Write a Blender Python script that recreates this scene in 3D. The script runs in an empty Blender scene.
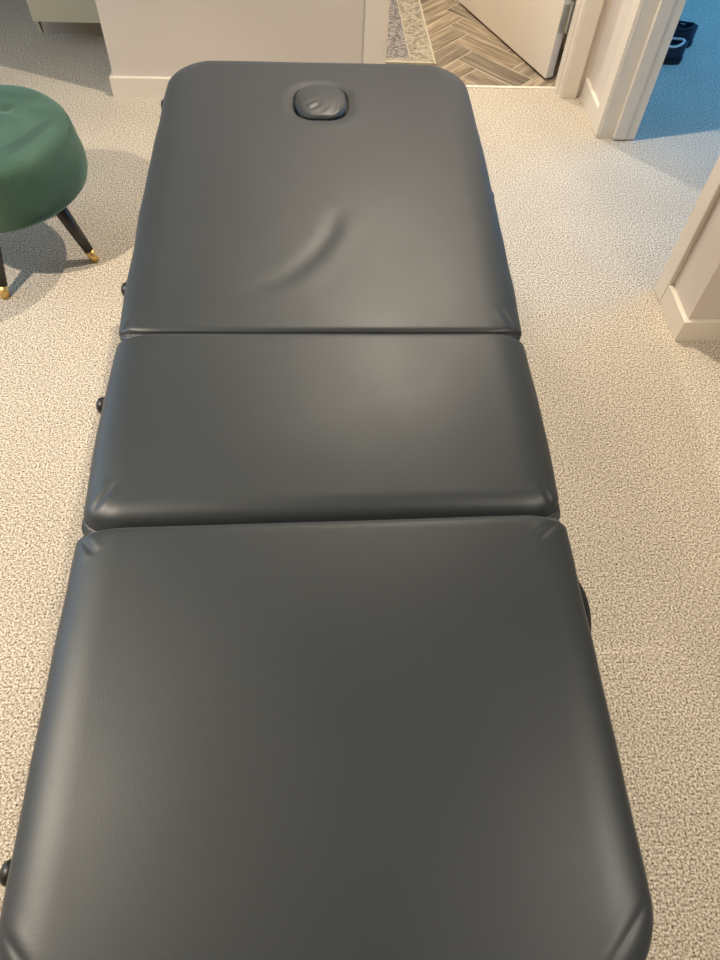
import bpy, bmesh, math, random
from mathutils import Vector, Matrix, noise
random.seed(7)
S = bpy.context.scene
COL = S.collection
R = math.radians

# ------------------------------------------------------------------ helpers
def lin(c):
    return tuple((v/255/12.92 if v/255 <= .04045 else ((v/255+.055)/1.055)**2.4) for v in c)

def link(name, me, mat=None, parent=None):
    o = bpy.data.objects.new(name, me)
    COL.objects.link(o)
    if mat: me.materials.append(mat)
    if parent: o.parent = parent
    return o

def obj(name, bm, mat, parent=None, smooth=False, loc=None):
    """one bmesh -> one mesh object; loc = world origin, the mesh is in world space"""
    bmesh.ops.recalc_face_normals(bm, faces=bm.faces)
    if loc is not None:
        bmesh.ops.translate(bm, verts=bm.verts, vec=-Vector(loc))
    me = bpy.data.meshes.new(name)
    bm.to_mesh(me); bm.free()
    if smooth:
        for p in me.polygons: p.use_smooth = True
    o = link(name, me, mat, parent)
    if loc is not None: o.location = loc
    return o

def box(bm, x0, x1, y0, y1, z0, z1, bev=0.0, seg=2):
    vs = [bm.verts.new((x, y, z)) for x in (x0, x1) for y in (y0, y1) for z in (z0, z1)]
    fs = [(0,1,3,2),(4,6,7,5),(0,4,5,1),(2,3,7,6),(0,2,6,4),(1,5,7,3)]
    faces = [bm.faces.new([vs[i] for i in f]) for f in fs]
    if bev:
        es = list({e for f in faces for e in f.edges})
        bmesh.ops.bevel(bm, geom=es, offset=bev, segments=seg, profile=.6, affect='EDGES', clamp_overlap=True)

def boxes(lst, bev=0.0):
    bm = bmesh.new()
    for b in lst: box(bm, *b, bev=bev)
    return bm

def lathe(bm, prof, n=48, M=None, rfun=None):
    """prof: list of (r, z) bottom->top; ends closed when r == 0"""
    rings = []
    for r, z in prof:
        if r <= 1e-6:
            rings.append([bm.verts.new((0, 0, z))])
        else:
            ring = []
            for i in range(n):
                a = 2*math.pi*i/n
                k = rfun(a, z) if rfun else 1
                ring.append(bm.verts.new((r*k*math.cos(a), r*k*math.sin(a), z)))
            rings.append(ring)
    for a, b in zip(rings, rings[1:]):
        for i in range(n):
            j = (i+1) % n
            if len(a) == 1: bm.faces.new((a[0], b[j], b[i]))
            elif len(b) == 1: bm.faces.new((a[i], a[j], b[0]))
            else: bm.faces.new((a[i], a[j], b[j], b[i]))
    vs = [v for r_ in rings for v in r_]
    if len(rings[0]) > 1: bm.faces.new(rings[0][::-1])
    if len(rings[-1]) > 1: bm.faces.new(rings[-1])
    if M is not None: bmesh.ops.transform(bm, matrix=M, verts=vs)
    return vs

def tube(bm, pts, r, n=12, close=False):
    pts = [Vector(p) for p in pts]
    rr = r if isinstance(r, (list, tuple)) else [r]*len(pts)
    rings = []
    up = None
    for i, p in enumerate(pts):
        t = (pts[min(i+1, len(pts)-1)] - pts[max(i-1, 0)]).normalized()
        if up is None:
            up = Vector((0, 0, 1)) if abs(t.z) < .9 else Vector((1, 0, 0))
        s = t.cross(up).normalized(); up = s.cross(t).normalized()
        rings.append([bm.verts.new(p + (s*math.cos(2*math.pi*k/n) + up*math.sin(2*math.pi*k/n))*rr[i]) for k in range(n)])
    for a, b in zip(rings, rings[1:]):
        for i in range(n):
            j = (i+1) % n
            bm.faces.new((a[i], a[j], b[j], b[i]))
    bm.faces.new(rings[0][::-1]); bm.faces.new(rings[-1])

def empty(name, loc, label, cat, group=None):
    o = bpy.data.objects.new(name, None)
    COL.objects.link(o); o.location = loc
    o['label'] = label; o['category'] = cat
    if group: o['group'] = group
    return o

def child(name, bm, mat, root, smooth=False):
    """mesh given in world space, parented to an unrotated root"""
    o = obj(name, bm, mat, None, smooth)
    off = Vector(root.location); q = root.parent
    while q: off += Vector(q.location); q = q.parent
    o.data.transform(Matrix.Translation(-off))
    o.parent = root
    return o

def struct(name, bm, mat, label=None, smooth=False):
    o = obj(name, bm, mat, None, smooth)
    o['kind'] = 'structure'
    if label: o['label'] = label
    return o

# ------------------------------------------------------------------ materials
def newmat(name):
    m = bpy.data.materials.new(name); m.use_nodes = True
    nt = m.node_tree; b = nt.nodes['Principled BSDF']
    return m, nt, b

def N(nt, typ, **kw):
    n = nt.nodes.new(typ)
    for k, v in kw.items():
        if k.startswith('i_'): n.inputs[k[2:].replace('_', ' ')].default_value = v
        else: setattr(n, k, v)
    return n

def ramp(nt, fac, stops):
    r = nt.nodes.new('ShaderNodeValToRGB')
    el = r.color_ramp.elements
    el[0].position, el[0].color = stops[0][0], (*stops[0][1], 1)
    el[1].position, el[1].color = stops[-1][0], (*stops[-1][1], 1)
    for p, c in stops[1:-1]:
        e = el.new(p); e.color = (*c, 1)
    nt.links.new(fac, r.inputs[0])
    return r.outputs[0]

def objco(nt):
    return nt.nodes.new('ShaderNodeTexCoord').outputs['Object']

def geopos(nt):
    return nt.nodes.new('ShaderNodeNewGeometry').outputs['Position']

def bump(nt, b, h, strength, dist):
    bp = N(nt, 'ShaderNodeBump'); bp.inputs['Strength'].default_value = strength; bp.inputs['Distance'].default_value = dist
    nt.links.new(h, bp.inputs['Height']); nt.links.new(bp.outputs[0], b.inputs['Normal'])

def simple(name, rgb, rough=.5, metal=0., spec=.5, nscale=0, namp=.06, bumpd=0):
    m, nt, b = newmat(name)
    c = lin(rgb)
    b.inputs['Roughness'].default_value = rough; b.inputs['Metallic'].default_value = metal
    b.inputs['Specular IOR Level'].default_value = spec
    if nscale:
        nz = N(nt, 'ShaderNodeTexNoise'); nz.inputs['Scale'].default_value = nscale; nz.inputs['Detail'].default_value = 4
        nt.links.new(geopos(nt), nz.inputs['Vector'])
        lo = tuple(v*(1-namp) for v in c); hi = tuple(min(1, v*(1+namp)) for v in c)
        nt.links.new(ramp(nt, nz.outputs['Fac'], [(.3, lo), (.7, hi)]), b.inputs['Base Color'])
        if bumpd: bump(nt, b, nz.outputs['Fac'], .3, bumpd)
    else:
        b.inputs['Base Color'].default_value = (*c, 1)
    return m

def leather_mat():
    m, nt, b = newmat('black_faux_leather')
    b.inputs['Base Color'].default_value = (*LEATHER, 1)
    b.inputs['Roughness'].default_value = .46
    b.inputs['Specular IOR Level'].default_value = .55
    b.inputs['Sheen Weight'].default_value = .12
    b.inputs['Sheen Roughness'].default_value = .5
    co = objco(nt)
    v = N(nt, 'ShaderNodeTexVoronoi'); v.inputs['Scale'].default_value = 620; nt.links.new(co, v.inputs['Vector'])
    n2 = N(nt, 'ShaderNodeTexNoise'); n2.inputs['Scale'].default_value = 7; n2.inputs['Detail'].default_value = 3; nt.links.new(co, n2.inputs['Vector'])
    r = N(nt, 'ShaderNodeMapRange'); r.inputs['To Min'].default_value = .42; r.inputs['To Max'].default_value = .52
    nt.links.new(n2.outputs['Fac'], r.inputs['Value']); nt.links.new(r.outputs[0], b.inputs['Roughness'])
    bump(nt, b, v.outputs['Distance'], .12, .0006)
    return m

def carpet_mat(name, dark, mid, light):
    m, nt, b = newmat(name)
    co = geopos(nt)
    b.inputs['Roughness'].default_value = .95; b.inputs['Specular IOR Level'].default_value = .1
    n1 = N(nt, 'ShaderNodeTexNoise'); n1.inputs['Scale'].default_value = 210; n1.inputs['Detail'].default_value = 3; n1.inputs['Roughness'].default_value = .7
    n2 = N(nt, 'ShaderNodeTexNoise'); n2.inputs['Scale'].default_value = 3; n2.inputs['Detail'].default_value = 3
    v = N(nt, 'ShaderNodeTexVoronoi'); v.inputs['Scale'].default_value = 150
    for n in (n1, n2, v): nt.links.new(co, n.inputs['Vector'])
    c = ramp(nt, n1.outputs['Fac'], [(.34, lin(dark)), (.47, lin(mid)), (.60, lin(light))])
    mx = N(nt, 'ShaderNodeMixRGB', blend_type='MULTIPLY'); mx.inputs['Fac'].default_value = 1
    nt.links.new(c, mx.inputs[1])
    nt.links.new(ramp(nt, n2.outputs['Fac'], [(.3, (.9, .9, .9)), (.7, (1, 1, 1))]), mx.inputs[2])
    nt.links.new(mx.outputs[0], b.inputs['Base Color'])
    ad = N(nt, 'ShaderNodeMath', operation='ADD'); nt.links.new(n1.outputs['Fac'], ad.inputs[0]); nt.links.new(v.outputs['Distance'], ad.inputs[1])
    bump(nt, b, ad.outputs[0], .42, .0045)
    return m

def velvet_mat():
    m, nt, b = newmat('green_velvet')
    co = objco(nt)
    n1 = N(nt, 'ShaderNodeTexNoise'); n1.inputs['Scale'].default_value = 5.5; n1.inputs['Detail'].default_value = 4; n1.inputs['Distortion'].default_value = .7
    nt.links.new(co, n1.inputs['Vector'])
    base = ramp(nt, n1.outputs['Fac'], [(.3, (.030, .066, .044)), (.5, (.042, .086, .058)), (.7, (.060, .112, .076))])
    # nap brushed the other way: a wedge-shaped mark on the seat
    for (cx_, cy_, rz, lx, ly, amt) in ((.145, -.055, 62, .12, .026, .6), (.10, -.10, 48, .07, .010, .45)):
        mp = N(nt, 'ShaderNodeMapping', vector_type='TEXTURE'); mp.inputs['Location'].default_value = (cx_, cy_, .42); mp.inputs['Rotation'].default_value = (0, 0, R(rz)); mp.inputs['Scale'].default_value = (lx, ly, .05)
        nt.links.new(co, mp.inputs['Vector'])
        gr = N(nt, 'ShaderNodeTexGradient', gradient_type='SPHERICAL'); nt.links.new(mp.outputs[0], gr.inputs['Vector'])
        mx = N(nt, 'ShaderNodeMixRGB'); nt.links.new(ramp(nt, gr.outputs['Fac'], [(0, (0, 0, 0)), (.5, (amt, amt, amt))]), mx.inputs[0])
        nt.links.new(base, mx.inputs[1]); mx.inputs[2].default_value = (.018, .038, .032, 1)
        base = mx.outputs[0]
    nt.links.new(base, b.inputs['Base Color'])
    b.inputs['Roughness'].default_value = .85; b.inputs['Specular IOR Level'].default_value = .15
    b.inputs['Sheen Weight'].default_value = .35; b.inputs['Sheen Roughness'].default_value = .5
    b.inputs['Sheen Tint'].default_value = (.6, .85, .72, 1)
    return m

def plank_mat():
    m, nt, b = newmat('herringbone_wood_plank')
    geo = N(nt, 'ShaderNodeNewGeometry')
    uv = N(nt, 'ShaderNodeUVMap')
    mp = N(nt, 'ShaderNodeMapping'); mp.inputs['Scale'].default_value = (3, 42, 1)
    nt.links.new(uv.outputs[0], mp.inputs['Vector'])
    ad = N(nt, 'ShaderNodeVectorMath', operation='ADD'); nt.links.new(mp.outputs[0], ad.inputs[0])
    sc = N(nt, 'ShaderNodeMath', operation='MULTIPLY'); sc.inputs[1].default_value = 57; nt.links.new(geo.outputs['Random Per Island'], sc.inputs[0])
    nt.links.new(sc.outputs[0], ad.inputs[1])
    n1 = N(nt, 'ShaderNodeTexNoise'); n1.inputs['Scale'].default_value = 1.0; n1.inputs['Detail'].default_value = 6; n1.inputs['Roughness'].default_value = .65; n1.inputs['Distortion'].default_value = .6
    nt.links.new(ad.outputs[0], n1.inputs['Vector'])
    grain = ramp(nt, n1.outputs['Fac'], [(.28, lin((96, 84, 70))), (.5, lin((150, 135, 114))), (.70, lin((204, 189, 164)))])
    tone = ramp(nt, geo.outputs['Random Per Island'], [(0, (.55, .55, .57)), (.5, (.82, .81, .79)), (1, (1.05, 1.0, .93))])
    mx = N(nt, 'ShaderNodeMixRGB', blend_type='MULTIPLY'); mx.inputs['Fac'].default_value = 1
    nt.links.new(grain, mx.inputs[1]); nt.links.new(tone, mx.inputs[2]); nt.links.new(mx.outputs[0], b.inputs['Base Color'])
    b.inputs['Roughness'].default_value = .5; b.inputs['Specular IOR Level'].default_value = .35
    bump(nt, b, n1.outputs['Fac'], .2, .001)
    return m

def rug_mat(name, cols, scale, warp):
    m, nt, b = newmat(name)
    co = geopos(nt)
    v = N(nt, 'ShaderNodeTexVoronoi', feature='F1'); v.inputs['Scale'].default_value = scale
    w = N(nt, 'ShaderNodeTexNoise'); w.inputs['Scale'].default_value = scale*warp; w.inputs['Detail'].default_value = 5
    nt.links.new(co, w.inputs['Vector'])
    mxv = N(nt, 'ShaderNodeMixRGB'); mxv.inputs['Fac'].default_value = .03
    nt.links.new(co, mxv.inputs[1]); nt.links.new(w.outputs['Color'], mxv.inputs[2]); nt.links.new(mxv.outputs[0], v.inputs['Vector'])
    ad = N(nt, 'ShaderNodeMath', operation='MULTIPLY_ADD'); ad.inputs[1].default_value = .3
    nt.links.new(v.outputs['Distance'], ad.inputs[0]); nt.links.new(w.outputs['Fac'], ad.inputs[2])
    nt.links.new(ramp(nt, ad.outputs[0], [(.45, lin(cols[0])), (.6, lin(cols[1])), (.76, lin(cols[2]))]), b.inputs['Base Color'])
    b.inputs['Roughness'].default_value = .95; b.inputs['Specular IOR Level'].default_value = .1
    bump(nt, b, w.outputs['Fac'], .5, .003)
    return m

LEATHER = (.0175, .0235, .0275)
M_leather = leather_mat()
M_carpet = carpet_mat('beige_carpet', (84, 74, 62), (184, 170, 150), (240, 231, 214))
M_velvet = velvet_mat()
M_plank = plank_mat()
M_grout = simple('pale_grout', (196, 182, 158), .8, nscale=60)
M_wall = simple('warm_white_wall_paint', (217, 206, 194), .75, nscale=2.5, namp=.03, bumpd=.0008)
M_trim = simple('cream_gloss_trim', (229, 219, 203), .38, nscale=3, namp=.02)
M_ceil = simple('white_ceiling', (232, 226, 216), .9, nscale=3, namp=.02)
M_door = simple('off_white_door_paint', (232, 222, 206), .45, nscale=2, namp=.03)
M_black = simple('matt_black_plastic', (30, 28, 27), .42, nscale=40, namp=.1)
M_web = simple('black_webbing', (24, 24, 26), .8, nscale=220, namp=.3, bumpd=.001)
M_alu = simple('dark_grey_metal', (70, 70, 72), .4, .8, nscale=30, namp=.05)
M_steel = simple('brushed_steel', (190, 186, 172), .5, .45, nscale=120, namp=.08)
M_legwood = simple('black_stained_wood', (44, 41, 38), .4, nscale=30, namp=.15)
M_brass = simple('brass', (226, 190, 118), .38, .85, nscale=25, namp=.06)
M_cab = simple('cream_cabinet_paint', (200, 194, 170), .5, nscale=2, namp=.03)
M_plinth = simple('grey_cream_plinth', (176, 164, 148), .6, nscale=4, namp=.03)
M_shoe = simple('dark_navy_fabric', (34, 42, 58), .8, nscale=60, namp=.2, bumpd=.001)
M_shoerim = simple('pale_shoe_rim', (214, 214, 208), .6, nscale=40, namp=.05)
M_sole = simple('black_rubber', (22, 22, 24), .7, nscale=40, namp=.1)
M_rugfield = rug_mat('rug_field', ((92, 87, 89), (116, 111, 109), (156, 150, 142)), 95, 1.0)
M_rugborder = rug_mat('rug_border', ((118, 111, 98), (146, 138, 120), (172, 164, 145)), 60, .9)
M_rugbind = simple('cream_rug_binding', (186, 178, 156), .9, nscale=160, namp=.12, bumpd=.001)

# ------------------------------------------------------------------ camera (solved from vanishing points)
HC = 1.567
cam = bpy.data.cameras.new('camera'); co = bpy.data.objects.new('camera', cam); COL.objects.link(co)
cam.lens = 721/960*36; cam.sensor_width = 36; cam.clip_start = .02
Mx = ((0.99843491, -0.01149094, 0.05473292), (-0.03986561, -0.83260982, 0.55242341), (0.03922331, -0.55374078, -0.8317648))
rot = Matrix(((Mx[0][0], -Mx[0][1], -Mx[0][2]), (Mx[1][0], -Mx[1][1], -Mx[1][2]), (Mx[2][0], -Mx[2][1], -Mx[2][2])))
co.matrix_world = Matrix.Translation((0, 0, HC)) @ rot.to_4x4()
S.camera = co

# ------------------------------------------------------------------ room shell
CH = 2.4
floor_bm = boxes([(-2.6, 4.2, -2.2, 2.995, -.05, 0), (-2.6, -.42, 2.995, 4.4, -.05, 0), (1.105, 4.2, 2.995, 5.2, -.05, 0)])
struct('floor', floor_bm, M_carpet, 'beige speckled loop pile carpet')

# herringbone floor of the hall: planks are islands of one mesh over grout
def herringbone():
    bm = bmesh.new(); uvl = bm.loops.layers.uv.new('UVMap')
    w = .107; n = 3; gap = .0028
    c = math.sqrt(.5); ox, oy = .685-3*c*w, 3.29-5*c*w
    def rect(u0, u1, v0, v1, horiz):
        pts = []
        for (u, v) in ((u0+gap, v0+gap), (u1-gap, v0+gap), (u1-gap, v1-gap), (u0+gap, v1-gap)):
            pts.append((ox + (u-v)*c, oy + (u+v)*c, 0.0, u, v))
        # clip to hall rectangle
        def clip(poly, f):
            out = []
            for i, p in enumerate(poly):
                q = poly[(i+1) % len(poly)]; a, b = f(p), f(q)
                if a >= 0: out.append(p)
                if (a >= 0) != (b >= 0):
                    t = a/(a-b); out.append(tuple(p[k]+(q[k]-p[k])*t for k in range(5)))
            return out
        for f in (lambda p: p[0]+.30, lambda p: 1.10-p[0], lambda p: p[1]-2.998, lambda p: 5.0-p[1]):
            if len(pts) >= 3: pts = clip(pts, f)
        if len(pts) < 3: return
        fc = bm.faces.new([bm.verts.new(p[:3]) for p in pts])
        for l, p in zip(fc.loops, pts):
            l[uvl].uv = (p[3], p[4]) if horiz else (p[4], p[3])
    for k in range(-30, 30):
        for s in range(-8, 9):
            a = k + 2*n*s
            rect(a*w, (a+n)*w, k*w, (k+1)*w, True)
            rect((a+n)*w, (a+n+1)*w, (k-n+1)*w, (k+1)*w, False)
    for f in bm.faces:
        if f.normal.z < 0: f.normal_flip()
    return bm
hb = herringbone()
for f in hb.faces:
    f.normal_update()
    if f.normal.z < 0: f.normal_flip()
me = bpy.data.meshes.new('floor_hall'); hb.to_mesh(me); hb.free()
o = link('floor_hall', me, M_plank); o['kind'] = 'structure'; o['label'] = 'herringbone wood plank floor of the hall'
struct('floor_hall_grout', boxes([(-.30, 1.10, 2.996, 5.0, -.03, -.0012)]), M_grout)
struct('trim_threshold', boxes([(.262, 1.0, 2.984, 3.0, -.01, .004)], .0015), M_trim, 'thin pale strip between carpet and wood floor')

WB = 2.882; WR = 2.933   # back wall face left / right of the hall doorway
struct('wall_back', boxes([(-.783, .250, WB, 3.0, 0, CH), (1.010, 1.105, WR, 3.0, 0, CH), (.250, 1.010, WB, 3.0, 2.042, CH)]), M_wall)
def lprism(outs, z1, bev=.003):
    bm = bmesh.new()
    for pts in outs:
        b = [bm.verts.new((x, y, 0)) for x, y in pts]; t = [bm.verts.new((x, y, z1)) for x, y in pts]
        n = len(pts); bm.faces.new(b[::-1]); tf = bm.faces.new(t)
        for i in range(n): bm.faces.new((b[i], b[(i+1) % n], t[(i+1) % n], t[i]))
        bmesh.ops.bevel(bm, geom=list(tf.edges), offset=bev, segments=2, profile=.6, affect='EDGES')
    return bm
struct('baseboard_back', lprism([[(-.797, WB-.014), (.183, WB-.014), (.183, WB+.001), (-.782, WB+.001), (-.782, 3.0), (-.797, 3.0)]], .075), M_trim, 'cream skirting board with bright top edge')
# door_1: architrave + lining of the hall doorway
struct('trim_hall_architrave', boxes([(.182, .257, WB-.018, WB+.001, 0, 2.12), (1.005, 1.069, WR-.018, WR+.001, 0, 2.12), (.182, 1.069, WB-.0175, WR+.001, 2.045, 2.1195)], .004), M_trim)
struct('trim_hall_lining', boxes([(.248, .262, WB-.014, 3.03, 0, 2.04), (.999, 1.014, WR-.014, 3.02, 0, 2.04), (.262, .999, WB-.013, 3.03, 2.026, 2.0405),
                                 (.9945, 1.0, WR+.02, 2.985, 0, 2.026), (.2615, .274, WB+.03, 2.985, 0, 2.026)], .003), M_trim)
struct('wall_right', boxes([(1.105, 1.232, 2.642, 3.0, 0, CH), (1.105, 1.245, 1.555, 1.768, 0, CH), (1.105, 1.2325, 1.768, 2.642, 2.04, CH), (1.245, 4.2, 1.555, 1.69, 0, CH)]), M_wall)
struct('baseboard_right', lprism([[(1.09, 2.699), (1.106, 2.699), (1.106, 2.934), (1.09, 2.934)], [(1.09, 1.541), (2.6, 1.541), (2.6, 1.556), (1.106, 1.556), (1.106, 1.708), (1.09, 1.708)]], .076), M_trim)
struct('trim_right_architrave', boxes([(1.088, 1.106, 2.634, 2.70, 0, 2.1), (1.088, 1.106, 1.707, 1.773, 0, 2.1), (1.0885, 1.1055, 1.707, 2.70, 2.036, 2.0995)], .004), M_trim)
struct('trim_right_lining', boxes([(1.097, 1.238, 2.63, 2.646, 0, 2.04), (1.097, 1.238, 1.762, 1.777, 0, 2.04),
                                  (1.153, 1.2375, 2.616, 2.631, .005, 2.03), (1.153, 1.198, 2.612, 2.617, .006, 2.029)], .002), M_trim)
struct('wall_left', boxes([(-2.7, -2.6, -2.2, .7, 0, CH), (-2.7, -2.6, 3.0, 4.4, 0, CH), (-2.7, -2.6, .7, 3.0, 0, .85), (-2.7, -2.6, .7, 3.0, 2.1, CH)]), M_wall)
struct('window_1', boxes([(-2.68, -2.62, .7, 3.0, .85, .91), (-2.68, -2.62, .7, 3.0, 2.04, 2.1), (-2.68, -2.62, .7, .76, .91, 2.04), (-2.68, -2.62, 2.94, 3.0, .91, 2.04), (-2.68, -2.62, 1.82, 1.88, .91, 2.04)], .004), M_trim)
struct('wall_rear', boxes([(-2.6, 4.2, -2.3, -2.2, 0, CH)]), M_wall)
struct('wall_recess', boxes([(-2.6, -.42, 4.4, 4.5, 0, CH)]), M_wall)
struct('wall_hall_left', boxes([(-.42, -.30, 3.0, 5.1, 0, CH)]), M_wall)
struct('wall_hall_right', boxes([(1.10, 1.245, 3.06, 5.1, 0, CH)]), M_wall)
struct('wall_hall_end', boxes([(-.42, 1.245, 5.0, 5.1, 0, CH)]), M_wall)
struct('wall_far_right', boxes([(4.2, 4.3, -2.2, 2.4, 0, CH), (4.2, 4.3, 4.6, 5.2, 0, CH), (4.2, 4.3, 2.4, 4.6, 0, .5), (4.2, 4.3, 2.4, 4.6, 2.2, CH)]), M_wall)
struct('wall_next_room', boxes([(1.245, 4.2, 5.2, 5.3, 0, CH)]), M_wall)
struct('ceiling', boxes([(-2.7, 4.3, -2.3, 5.3, CH, CH+.05)]), M_ceil)

# ------------------------------------------------------------------ hall door (open into the hall)
HP = Vector((.963, 3.050, 0))
droot = empty('panel_door', HP, 'off-white door standing open into the hall over herringbone floor', 'door')
ang = math.atan2(.92, -.39)
droot.rotation_euler = (0, 0, ang)
DL = .742
o = obj('door_leaf', boxes([(0, DL, -.038, 0, .010, 2.02)], .002), M_door, droot)
# hinge on the hinge edge
bm = boxes([(-.0025, .0, -.036, -.003, .188, .292)], .0006)
h1 = obj('hinge', bm, M_steel, droot); h1['label'] = 'steel butt hinge on the door edge'
bm = bmesh.new()
for k in range(5):
    lathe(bm, [(.006, .188+.0208*k+.0008), (.006, .188+.0208*k+.02)], 14, Matrix.Translation((-.006, -.040, 0)))
lathe(bm, [(.0045, .184), (.0045, .297)], 12, Matrix.Translation((-.006, -.040, 0)))
obj('hinge_knuckle', bm, M_steel, h1, False)
bm = boxes([(DL-.09, DL-.04, 0, .008, .98, 1.03), (DL-.17, DL-.05, .04, .056, .995, 1.015), (DL-.074, DL-.056, 0, .045, .996, 1.014)], .004)
obj('door_handle', bm, M_steel, droot)

# ------------------------------------------------------------------ hall rug
rroot = empty('runner_rug', (.1, 3.16, 0), 'faded grey and cream patterned rug on the hall floor', 'rug')
def quadslab(x0, x1, y0, y1, z0, z1, sk=-.033):
    bm = bmesh.new(); box(bm, x0, x1, y0, y1, z0, z1)
    for v in bm.verts: v.co.x += sk*(v.co.y-3.16); v.co.y += -.02*(v.co.x-.5)
    return bm
child('rug_field', quadslab(-.20, .405, 3.20, 4.75, .001, .0065), M_rugfield, rroot)
bm = bmesh.new()
for b in ((.405, .504, 3.172, 4.80, .001, .0065), (-.29, -.20, 3.172, 4.80, .001, .0065), (-.20, .405, 3.172, 3.20, .001, .0065), (-.20, .405, 4.75, 4.80, .001, .0065)):
    box(bm, *b)
for v in bm.verts: v.co.x += -.033*(v.co.y-3.16); v.co.y += -.02*(v.co.x-.5)
child('rug_border', bm, M_rugborder, rroot)
bm = bmesh.new()
for b in ((.504, .512, 3.160, 4.81, .001, .0085), (-.30, -.29, 3.160, 4.81, .001, .0085), (-.29, .5, 3.160, 3.172, .001, .0085), (-.29, .5, 4.8, 4.81, .001, .0085),
          (.403, .4065, 3.2, 4.75, .001, .0072)):
    box(bm, *b)
for v in bm.verts: v.co.x += -.033*(v.co.y-3.16); v.co.y += -.02*(v.co.x-.5)
child('rug_binding', bm, M_rugbind, rroot)

# ------------------------------------------------------------------ massage table
TX = .008; PW = 2.35
def pad(y0, y1, top, corners, rolls, H=.032, thick=.058, hw=.3645, bow=.006, feat=None, pinch=(0, 0), skew=(0, 0), dense=None, sag=0, Hs=(None, None)):
    """corners: radius at near-left, near-right, far-left, far-right; rolls: left,right,near,far"""
    x0, x1 = TX-hw, TX+hw
    def axis(a, b, ra, rb):
        pts = []
        na, nb = max(8, int(ra/.0028)), max(8, int(rb/.0028))
        for i in range(na+1): pts.append(a + ra*(1-math.sin(math.pi/2*(1-i/na))))
        t0, t1 = a+ra, b-rb
        e = .05; st = .003
        n = int(e/st)
        pts += [t0+st*(i+1) for i in range(n)]
        m0, m1 = t0+e, t1-e
        k = max(2, int((m1-m0)/.0065))
        pts += [m0+(m1-m0)*(i+1)/k for i in range(k)]
        pts += [m1+st*(i+1) for i in range(n)]
        for i in range(1, nb+1): pts.append(b - rb*(1-math.sin(math.pi/2*(i/nb))))
        out = [pts[0]]
        for p in pts[1:]:
            if p-out[-1] > 1e-5: out.append(p)
        out[-1] = b
        return out
    xs = axis(x0, x1, rolls[0], rolls[1]); ys = axis(y0, y1, rolls[2], rolls[3])
    if dense:
        def fine(a, lo, hi):
            k = int((hi-lo)/.0025)
            return [p for p in a if p < lo-.001] + [lo+(hi-lo)*i/k for i in range(k+1)] + [p for p in a if p > hi+.001]
        xs = fine(xs, dense[0], dense[1]); ys = fine(ys, dense[2], dense[3])
    bm = bmesh.new(); G = []
    for y in ys:
        row = []
        for x in xs:
            dl, dr, dn, df = x-x0, x1-x, y-y0, y1-y
            px, py = x, y; q = None
            for (a, b, Rr, sx, sy, cxp, cyp) in ((dl, dn, corners[0], -1, -1, x0, y0), (dr, dn, corners[1], 1, -1, x1, y0), (dl, df, corners[2], -1, 1, x0, y1), (dr, df, corners[3], 1, 1, x1, y1)):
                if a < Rr and b < Rr:
                    ca, cb = (Rr-a)/Rr, (Rr-b)/Rr
                    a2, b2 = ca*math.sqrt(1-cb*cb/2), cb*math.sqrt(1-ca*ca/2)
                    px = cxp - sx*Rr + sx*Rr*a2; py = cyp - sy*Rr + sy*Rr*b2
                    hyp = math.hypot(a2, b2)
                    if Rr > .04:
                        rx = rolls[0] if sx < 0 else rolls[1]; ry = rolls[2] if sy < 0 else rolls[3]
                        nx, ny = (a2/hyp, b2/hyp) if hyp > 1e-6 else (1, 0)
                        rr = rx*nx*nx + ry*ny*ny
                        q = max(0, 1-Rr*(1-hyp)/rr)
            if q is None:
                tx = max(0, 1-(px-x0)/rolls[0], 1-(x1-px)/rolls[1]); ty = max(0, 1-(py-y0)/rolls[2], 1-(y1-py)/rolls[3])
                q = math.hypot(tx, ty) if max(corners) < .04 or True else max(tx, ty)
            q = min(1, q)
            He = H
            hs = Hs[0] if py < (y0+y1)/2 else Hs[1]
            if hs is not None:
                t1 = max(0, 1-(px-x0)/rolls[0], 1-(x1-px)/rolls[1])**2; t2 = max(0, 1-(py-y0)/rolls[2], 1-(y1-py)/rolls[3])**2
                if t1+t2 > 1e-9: He = (H*t1+hs*t2)/(t1+t2)
            drop = He*(1-max(0, 1-q**PW)**(1/PW))
            u = (px-TX)/hw; v = (py-y0)/(y1-y0)
            z = top - drop
            z += .004*(1-u*u)*(1-(2*v-1)**2)
            if q < .98:
                z += .0008*noise.noise(Vector((px*6, py*6, 3.1)))
                if feat: z += feat(px, py)*(1-q**4)
            wx = 1 + bow*math.sin(math.pi*min(1, max(0, v)))/hw
            if pinch[0]: wx -= pinch[0]*math.exp(-((py-y0)/.02)**2)/hw
            if pinch[1]: wx -= pinch[1]*math.exp(-((py-y1)/.02)**2)/hw
            wob = .0022*noise.noise(Vector((py*9, 5 if px > 0 else 9, 0)))*abs(u)**6
            row.append(bm.verts.new((TX + (px-TX)*wx + wob, py + skew[0]*u*(1-v) + skew[1]*u*v + sag*max(0, 1-abs(u)**3)*(1-v)**6, z)))
        G.append(row)
    for a, b in zip(G, G[1:]):
        for i in range(len(xs)-1): bm.faces.new((a[i], a[i+1], b[i+1], b[i]))
    loop = [G[0][i] for i in range(len(xs))] + [G[j][-1] for j in range(1, len(ys))] + [G[-1][i] for i in range(len(xs)-2, -1, -1)] + [G[j][0] for j in range(len(ys)-2, 0, -1)]
    cxx, cyy = TX, (y0+y1)/2
    prev = loop
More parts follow.
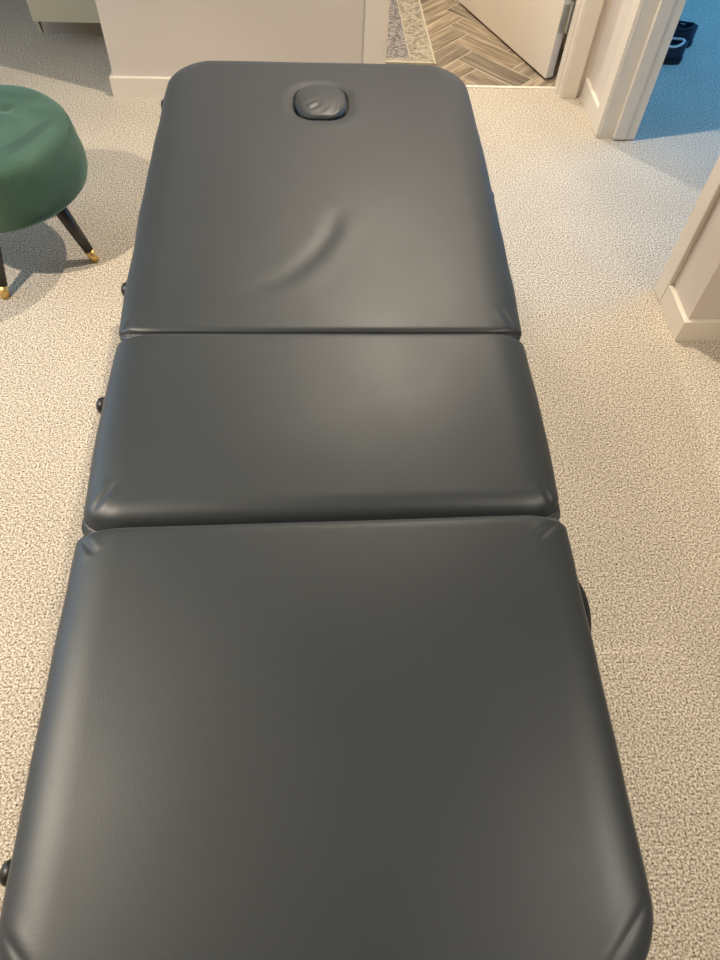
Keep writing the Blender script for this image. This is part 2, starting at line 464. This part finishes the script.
    for dz, ins in ((-.006, -.0008), (-.014, .0), (-.022, .003), (thick*-1+H, .008)):
        ring = []
        for p in loop:
            d = Vector((p.co.x-cxx, p.co.y-cyy))
            ex = ins*max(-1, min(1, d.x/(hw*.9))); ey = ins*max(-1, min(1, d.y/((y1-y0)*.45)))
            ring.append(bm.verts.new((p.co.x-ex, p.co.y-ey, top-H+dz)))
        n = len(loop)
        for i in range(n): bm.faces.new((prev[i], prev[(i+1) % n], ring[(i+1) % n], ring[i]))
        prev = ring
    bm.faces.new(prev[::-1])
    return bm

def segd(px, py, a, b):
    ax, ay = a; bx, by = b
    L2 = (bx-ax)**2+(by-ay)**2
    t = max(0, min(1, ((px-ax)*(bx-ax)+(py-ay)*(by-ay))/L2))
    return math.hypot(px-ax-t*(bx-ax), py-ay-t*(by-ay)), t

def dart(px, py, a, b, depth=.0022, w=.0040):
    d, t = segd(px, py, a, b)
    if d > .03: return 0
    s = math.sin(math.pi*(.15+.85*t)) ** .5 if t < 1 else 0
    return -depth*math.exp(-(d/w)**2)*max(.2, s) + .5*depth*math.exp(-((d-.011)/.007)**2)*s

SW = [(.040, 1.275), (.035, 1.243), (.024, 1.19), (-.006, 1.13), (-.053, 1.072), (-.107, 1.039), (-.15, 1.03)]
SWD = [0, .5, 1, 1, .65, .3, 0]
HOLE = (.011, 1.668)
def feat_far(px, py):
    z = dart(px, py, (-.345, .935), (-.312, .985), .003, .003) + dart(px, py, (.352, .940), (.335, .985), .0018, .003)
    # fold in the leather
    best = None
    for i in range(len(SW)-1):
        d, t = segd(px, py, SW[i], SW[i+1])
        if best is None or d < best[0]:
            (ax, ay), (bx, by) = SW[i], SW[i+1]
            side = (bx-ax)*(py-ay)-(by-ay)*(px-ax)
            best = (d, SWD[i]+(SWD[i+1]-SWD[i])*t, 1 if side > 0 else -1)
    d, a, s = best
    sd = d*s
    z += a*(-.0026*math.exp(-((sd)/.020)**2) + .0010*math.exp(-((sd-.032)/.024)**2))
    # pucker round the face hole plug
    r = (abs((px-HOLE[0])/1.04)**2.7 + abs((py-HOLE[1])/1.2)**2.7)**(1/2.7)
    z += -.003*math.exp(-((r-.0625)/.012)**2) if r > .0625 else -.003-.0185*min(1, (.0625-r)/.008)
    z += .0010*math.exp(-((r-.086)/.02)**2)
    return z
def feat_mid(px, py):
    return dart(px, py, (-.333, .575), (-.309, .612), .0026, .003) + dart(px, py, (.360, .545), (.338, .600), .0028, .003)
def feat_near(px, py):
    return (dart(px, py, (-.342, .523), (-.320, .497), .003, .003) + dart(px, py, (.352, .527), (.320, .500), .003, .0035)
            + dart(px, py, (.380, .060), (.290, -.03), .0013, .003) + dart(px, py, (-.350, .045), (-.30, -.005), .0013, .003))

troot = empty('massage_table', (TX, .9, 0), 'long black padded folding massage table standing on the beige carpet', 'massage table')
TOP = .65
LE = M_leather
p1 = child('padded_section', pad(.9265, 1.876, TOP, (.022, .022, .105, .105), (.075, .075, .014, .045), Hs=(.009, None), dense=(HOLE[0]-.075, HOLE[0]+.075, HOLE[1]-.09, HOLE[1]+.09), feat=feat_far, pinch=(.001, 0), bow=.006, H=.026), LE, troot, True)
p2 = child('padded_section', pad(.5425, .925, TOP, (.022, .022, .022, .022), (.07, .07, .042, .014), H=.034, thick=.062, Hs=(.034, .010), feat=feat_mid, sag=.005, pinch=(-.002, .001), bow=.004, skew=(.007, 0)), LE, troot, True)
p3 = child('padded_section', pad(-.055, .5415, TOP, (.1, .1, .022, .022), (.07, .07, .05, .018), Hs=(None, .012), feat=feat_near, pinch=(0, -.001), bow=.003, skew=(0, .007)), LE, troot, True)

# frame below the pads
fz0, fz1 = .525, .591
fb = []
for (a, b) in ((.90+.02, 1.82), (-.02, .90)):
    fb += [(TX-.335, TX-.305, a, b, fz0, fz1), (TX+.305, TX+.335, a, b, fz0, fz1), (TX-.305, TX+.305, a, a+.025, fz0, fz1), (TX-.305, TX+.305, b-.025, b, fz0, fz1)]
child('frame', boxes(fb, .004), M_black, troot)
for y in (.12, .72, 1.1, 1.70):
    for s in (-1, 1):
        bm = bmesh.new()
        tube(bm, [(TX+s*.29, y, .56), (TX+s*.30, y, .03)], .014, 14)
        lg = child('leg', bm, M_alu, troot, True)
        bm = bmesh.new(); lathe(bm, [(.019, .0), (.020, .012), (.018, .04)], 18, Matrix.Translation((TX+s*.30, y, 0)))
        ft = child('rubber_foot', bm, M_black, lg, True)
for y in (.12, .72, 1.1, 1.70):
    bm = bmesh.new(); tube(bm, [(TX-.30, y, .20), (TX+.30, y, .20)], .010, 12)
    child('crossbar', bm, M_alu, troot, True)
# clamp knobs on the side rails
for (x, y) in ((-.387, 1.118), (-.388, .823), (-.386, .102), (-.384, 1.785), (.400, 1.425)):
    s = -1 if x < 0 else 1
    bm = bmesh.new()
    xin = TX+s*.334
    Lk = abs(x-xin)
    lathe(bm, [(.007, 0), (.007, max(.004, Lk-.02)), (.014, max(.006, Lk-.017)), (.0155, Lk-.009), (.013, Lk-.003), (.008, Lk), (0, Lk+.0005)], 20,
          Matrix.Translation((xin, y, .572)) @ Matrix.Rotation(s*math.pi/2, 4, 'Y'))
    child('clamp_knob', bm, M_black, troot, True)
# carry handle: webbing loop on the right rail
bm = bmesh.new()
path = []
for i in range(17):
    t = i/16
    y = .50-.185*t
    x = TX+.336 + .056*math.sin(math.pi*min(1, t*1.0))**.55*(1-.35*t)
    path.append((x, y))
rings = []
for i, (x, y) in enumerate(path):
    a = path[max(0, i-1)]; b = path[min(16, i+1)]
    t = Vector((b[0]-a[0], b[1]-a[1])).normalized(); nrm = Vector((-t.y, t.x))*.004
    rings.append([bm.verts.new((x+nrm.x, y+nrm.y, .59)), bm.verts.new((x-nrm.x, y-nrm.y, .59)), bm.verts.new((x-nrm.x, y-nrm.y, .535)), bm.verts.new((x+nrm.x, y+nrm.y, .535))])
for a, b in zip(rings, rings[1:]):
    for i in range(4): bm.faces.new((a[i], a[(i+1) % 4], b[(i+1) % 4], b[i]))
bm.faces.new(rings[0]); bm.faces.new(rings[-1][::-1])
child('carry_handle', bm, M_web, troot, True)

# face hole plug
proot = empty('face_hole_plug', (HOLE[0], HOLE[1], TOP-.0215), 'small padded round plug set into the hole near the table far end', 'plug')
bm = bmesh.new()
prof = [(0, .006), (.044, .006), (.052, .010), (.0555, .016), (.057, .022), (.056, .027), (.0525, .0305), (.046, .0325), (.036, .034), (.024, .035), (.012, .0355), (0, .0355)]
# refine the profile
pr2 = []
for (a, b) in zip(prof, prof[1:]):
    for k in range(3): pr2.append((a[0]+(b[0]-a[0])*k/3, a[1]+(b[1]-a[1])*k/3))
pr2.append(prof[-1])
sq = lambda a, z: (abs(math.cos(a))**2.7 + abs(math.sin(a))**2.7)**(-1/2.7)
vs = lathe(bm, pr2, 72, None, sq)
bmesh.ops.scale(bm, vec=(1.04, 1.2, 1), verts=bm.verts)
for v in bm.verts:
    x, y = v.co.x, v.co.y
    if v.co.z > .018:
        r = math.hypot(x, y)
        # creases along the front and right edge, and a pull-tab fold
        a = math.atan2(y, x)
        k = max(0, 1-abs(a+.9)/1.4)*max(0, min(1, (r-.034)/.012))
        v.co.z += k*.0007*math.sin(a*9+r*260)
        d, t = segd(x, y, (-.034, -.040), (-.014, -.022))
        v.co.z += (.0012*math.exp(-(d/.006)**2) - .001*math.exp(-((d-.010)/.005)**2)) * (1 if r < .046 else 0)
        v.co.z -= .003*max(0, -y/.055)*max(0, min(1, (v.co.z-.016)/.012))
child_o = obj('plug_cushion', bm, M_leather, proot, True)

# ------------------------------------------------------------------ green stool
SX, SY = -.92, 1.93
sroot = empty('velvet_stool', (SX, SY, 0), 'round dark green velvet stool with black brass-tipped legs left of the table', 'stool')
bm = bmesh.new()
prof = [(0, .24), (.16, .24), (.210, .243), (.232, .252), (.245, .266), (.251, .284), (.2515, .305), (.2485, .33), (.2445, .355), (.241, .382), (.2385, .398), (.234, .412), (.227, .4205), (.215, .4255), (.195, .428), (.17, .4295), (.15, .43), (.12, .4302), (.09, .4305), (.06, .431), (.04, .431), (.025, .431), (.012, .431), (0, .431)]
pr2 = []
for (a, b) in zip(prof, prof[1:]):
    for k in range(3): pr2.append((a[0]+(b[0]-a[0])*k/3, a[1]+(b[1]-a[1])*k/3))
pr2.append(prof[-1])
lathe(bm, pr2, 96)
for v in bm.verts:
    x, y = v.co.x, v.co.y
    if v.co.z > .405:
        r = math.hypot(x-.055, y-.085)
        v.co.z -= .010*math.exp(-(r/.014)**2) + .002*math.exp(-(r/.04)**2)
        for (a, b, dp) in (((.10, -.10), (.165, .0), .0015), ((-.05, -.12), (.05, -.02), .002), ((.02, .15), (.14, .12), .0015)):
            d, t = segd(x, y, a, b); v.co.z -= dp*math.exp(-(d/.022)**2)
    v.co += .0018*noise.noise_vector(Vector((x*9, y*9, v.co.z*9)))
o = obj('seat_cushion', bm, M_velvet, sroot, True)
for (fx, fy) in ((.209, -.033), (-.035, -.205), (-.209, .033), (.035, .205)):
    f = Vector((fx, fy, 0)); t = Vector((fx*.62, fy*.62, .245))
    def at(s): return f + (t-f)*s
    bm = bmesh.new(); tube(bm, [at(.15), at(.5), at(1)], [.0145, .0185, .023], 20)
    lg = obj('leg', bm, M_legwood, sroot, True)
    bm = bmesh.new(); tube(bm, [f+Vector((0, 0, .0005)), at(.155)], [.0128, .0150], 20)
    obj('brass_tip', bm, M_brass, lg, True)

# ------------------------------------------------------------------ cabinet in the recess, back left
croot = empty('base_cabinet', (-.80, 3.25, 0), 'cream base cabinet on recessed plinth behind the back wall corner', 'cabinet')
def prism(pts, z0, z1):
    bm = bmesh.new()
    b = [bm.verts.new((x, y, z0)) for x, y in pts]; t = [bm.verts.new((x, y, z1)) for x, y in pts]
    n = len(pts); bm.faces.new(b[::-1]); bm.faces.new(t)
    for i in range(n): bm.faces.new((b[i], b[(i+1) % n], t[(i+1) % n], t[i]))
    return bm
child('carcass', boxes([(-1.125, -.45, 3.262, 3.86, .10, .86)], .002), M_cab, croot)
child('cabinet_door', boxes([(-1.152, -.803, 3.242, 3.262, .10, .855)], .002), M_cab, croot)
child('cabinet_door', boxes([(-.80, -.452, 3.242, 3.262, .10, .855)], .002), M_cab, croot)
child('plinth', boxes([(-1.165, -.45, 3.366, 3.80, 0, .10)], .001), M_plinth, croot)
bm = bmesh.new(); box(bm, -1.187, -1.172, 3.25, 3.86, 0, .86)
for v in bm.verts:
    v.co.y += (.12 if v.co.z < .1 and v.co.y < 3.4 else 0)
    v.co.x -= .0 if v.co.z < .1 else .03
child('end_panel', bm, M_cab, croot)
child('worktop', boxes([(-1.20, -.44, 3.22, 3.88, .86, .89)], .003), M_plinth, croot)

# ------------------------------------------------------------------ dark shoes in the next room
def shoe(loc, rz, label, L=.27, W=.10, Hh=.085, rim=True):
    root = empty('dark_shoe', loc, label, 'shoe'); root.rotation_euler = (0, 0, rz)
    # outline of half width along the length (0 heel .. 1 toe)
    def hwid(t):
        w = .5*W*(.74+.26*math.sin(math.pi*min(1, max(0, t*1.05-.1))))*(1 if t < .75 else 1)
        cap = math.sqrt(max(0, 1-((t-.14)/.14)**2)) if t < .14 else (math.sqrt(max(0, 1-((t-.72)/.28)**2)) if t > .72 else 1)
        return w*(.02+.98*cap)
    def top(t):
        return Hh*(1.0 if t < .35 else 1-.55*((t-.35)/.65)**1.1)
    bm = bmesh.new(); n = 28; rings = []
    for i in range(n+1):
        t = i/n; w = hwid(t); h = top(t); y = (t-.5)*L
        ring = []
        for k in range(17):
            a = math.pi*k/16
            cx_ = math.copysign(abs(math.cos(a))**.6, math.cos(a)); sz = abs(math.sin(a))**.7
            ring.append(bm.verts.new((w*cx_, y, .018+(h-.018)*sz)))
        rings.append(ring)
    for a, b in zip(rings, rings[1:]):
        for k in range(16): bm.faces.new((a[k], a[k+1], b[k+1], b[k]))
        bm.faces.new((a[0], b[0], b[16], a[16]))
    bm.faces.new(rings[0]); bm.faces.new(rings[-1][::-1])
    # foot opening: press the top inwards
    for v in bm.verts:
        t = v.co.y/L+.5
        d = ((t-.27)/.20)**2 + (v.co.x/(W*.36))**2
        if d < 1 and v.co.z > .045: v.co.z = .045 - .012*(1-d)
    obj('shoe_upper', bm, M_shoe, root, True)
    bm = bmesh.new(); pts = []
    for k in range(33):
        a = 2*math.pi*k/32
        y = (.27+.205*math.cos(a)-.5)*L; x = W*.38*math.sin(a)
        pts.append((x, y, top(.27+.205*math.cos(a))*(.985-.16*abs(math.sin(a))**2)))
    tube(bm, pts, .0052, 8)
    obj('shoe_collar', bm, M_shoerim if rim else M_shoe, root, True)
    bm = bmesh.new()
    out = [( hwid(i/24)*1.06, (i/24-.5)*L*1.02) for i in range(25)] + [(-hwid(i/24)*1.06, (i/24-.5)*L*1.02) for i in range(24, -1, -1)]
    b = [bm.verts.new((x, y, .0)) for x, y in out]; t_ = [bm.verts.new((x, y, .02)) for x, y in out]
    m = len(out); bm.faces.new(b[::-1]); bm.faces.new(t_)
    for i in range(m): bm.faces.new((b[i], b[(i+1) % m], t_[(i+1) % m], t_[i]))
    obj('shoe_sole', bm, M_sole, root)
    return root
shoe((1.475, 3.265, 0), R(78), 'dark shoe with pale collar rim on blue-lit carpet beyond the doorway, the nearer one')
shoe((1.57, 3.43, 0), R(68), 'all-dark shoe beyond the doorway, behind the shoe with the pale rim', rim=False)

# ------------------------------------------------------------------ lights
def spot(name, loc, power, col, size=165, blend=.6, rad=.035):
    l = bpy.data.lights.new(name, 'SPOT'); l.energy = power; l.color = col; l.spot_size = R(size); l.spot_blend = blend; l.shadow_soft_size = rad
    o = bpy.data.objects.new(name, l); COL.objects.link(o); o.location = loc
    return o
def area(name, loc, rotv, sx, sy, power, col):
    l = bpy.data.lights.new(name, 'AREA'); l.shape = 'RECTANGLE'; l.size = sx; l.size_y = sy; l.energy = power; l.color = col
    o = bpy.data.objects.new(name, l); COL.objects.link(o); o.location = loc; o.rotation_euler = rotv
    return o
WARM = (1, .87, .70)
spot('ceiling_spot_left', (-1.52, .50, 2.38), 205, WARM, 112, .6, .02)
spot('ceiling_spot_back', (.34, 2.41, 2.38), 130, WARM, 130, .8, .02)
spot('ceiling_spot_right', (1.35, .0, 2.38), 150, (1, .91, .78), 130, .8, .22)
spot('hall_spot', (.05, 3.75, 2.38), 90, (1, .95, .87), 140, .8)
area('daylight_left', (-2.72, 1.85, 1.5), (0, R(-90), 0), 1.2, 2.2, 26, (.45, .70, 1))
area('daylight_next_room', (4.25, 3.5, 1.35), (0, R(90), 0), 1.6, 2.1, 70, (.06, .40, 1))

w = bpy.data.worlds.new('world'); S.world = w; w.use_nodes = True
w.node_tree.nodes['Background'].inputs[0].default_value = (.5, .6, .8, 1)
w.node_tree.nodes['Background'].inputs[1].default_value = .2

S.view_settings.view_transform = 'Standard'; S.view_settings.look = 'None'
S.view_settings.exposure = .3; S.view_settings.gamma = 1; S.view_settings.use_curve_mapping = False
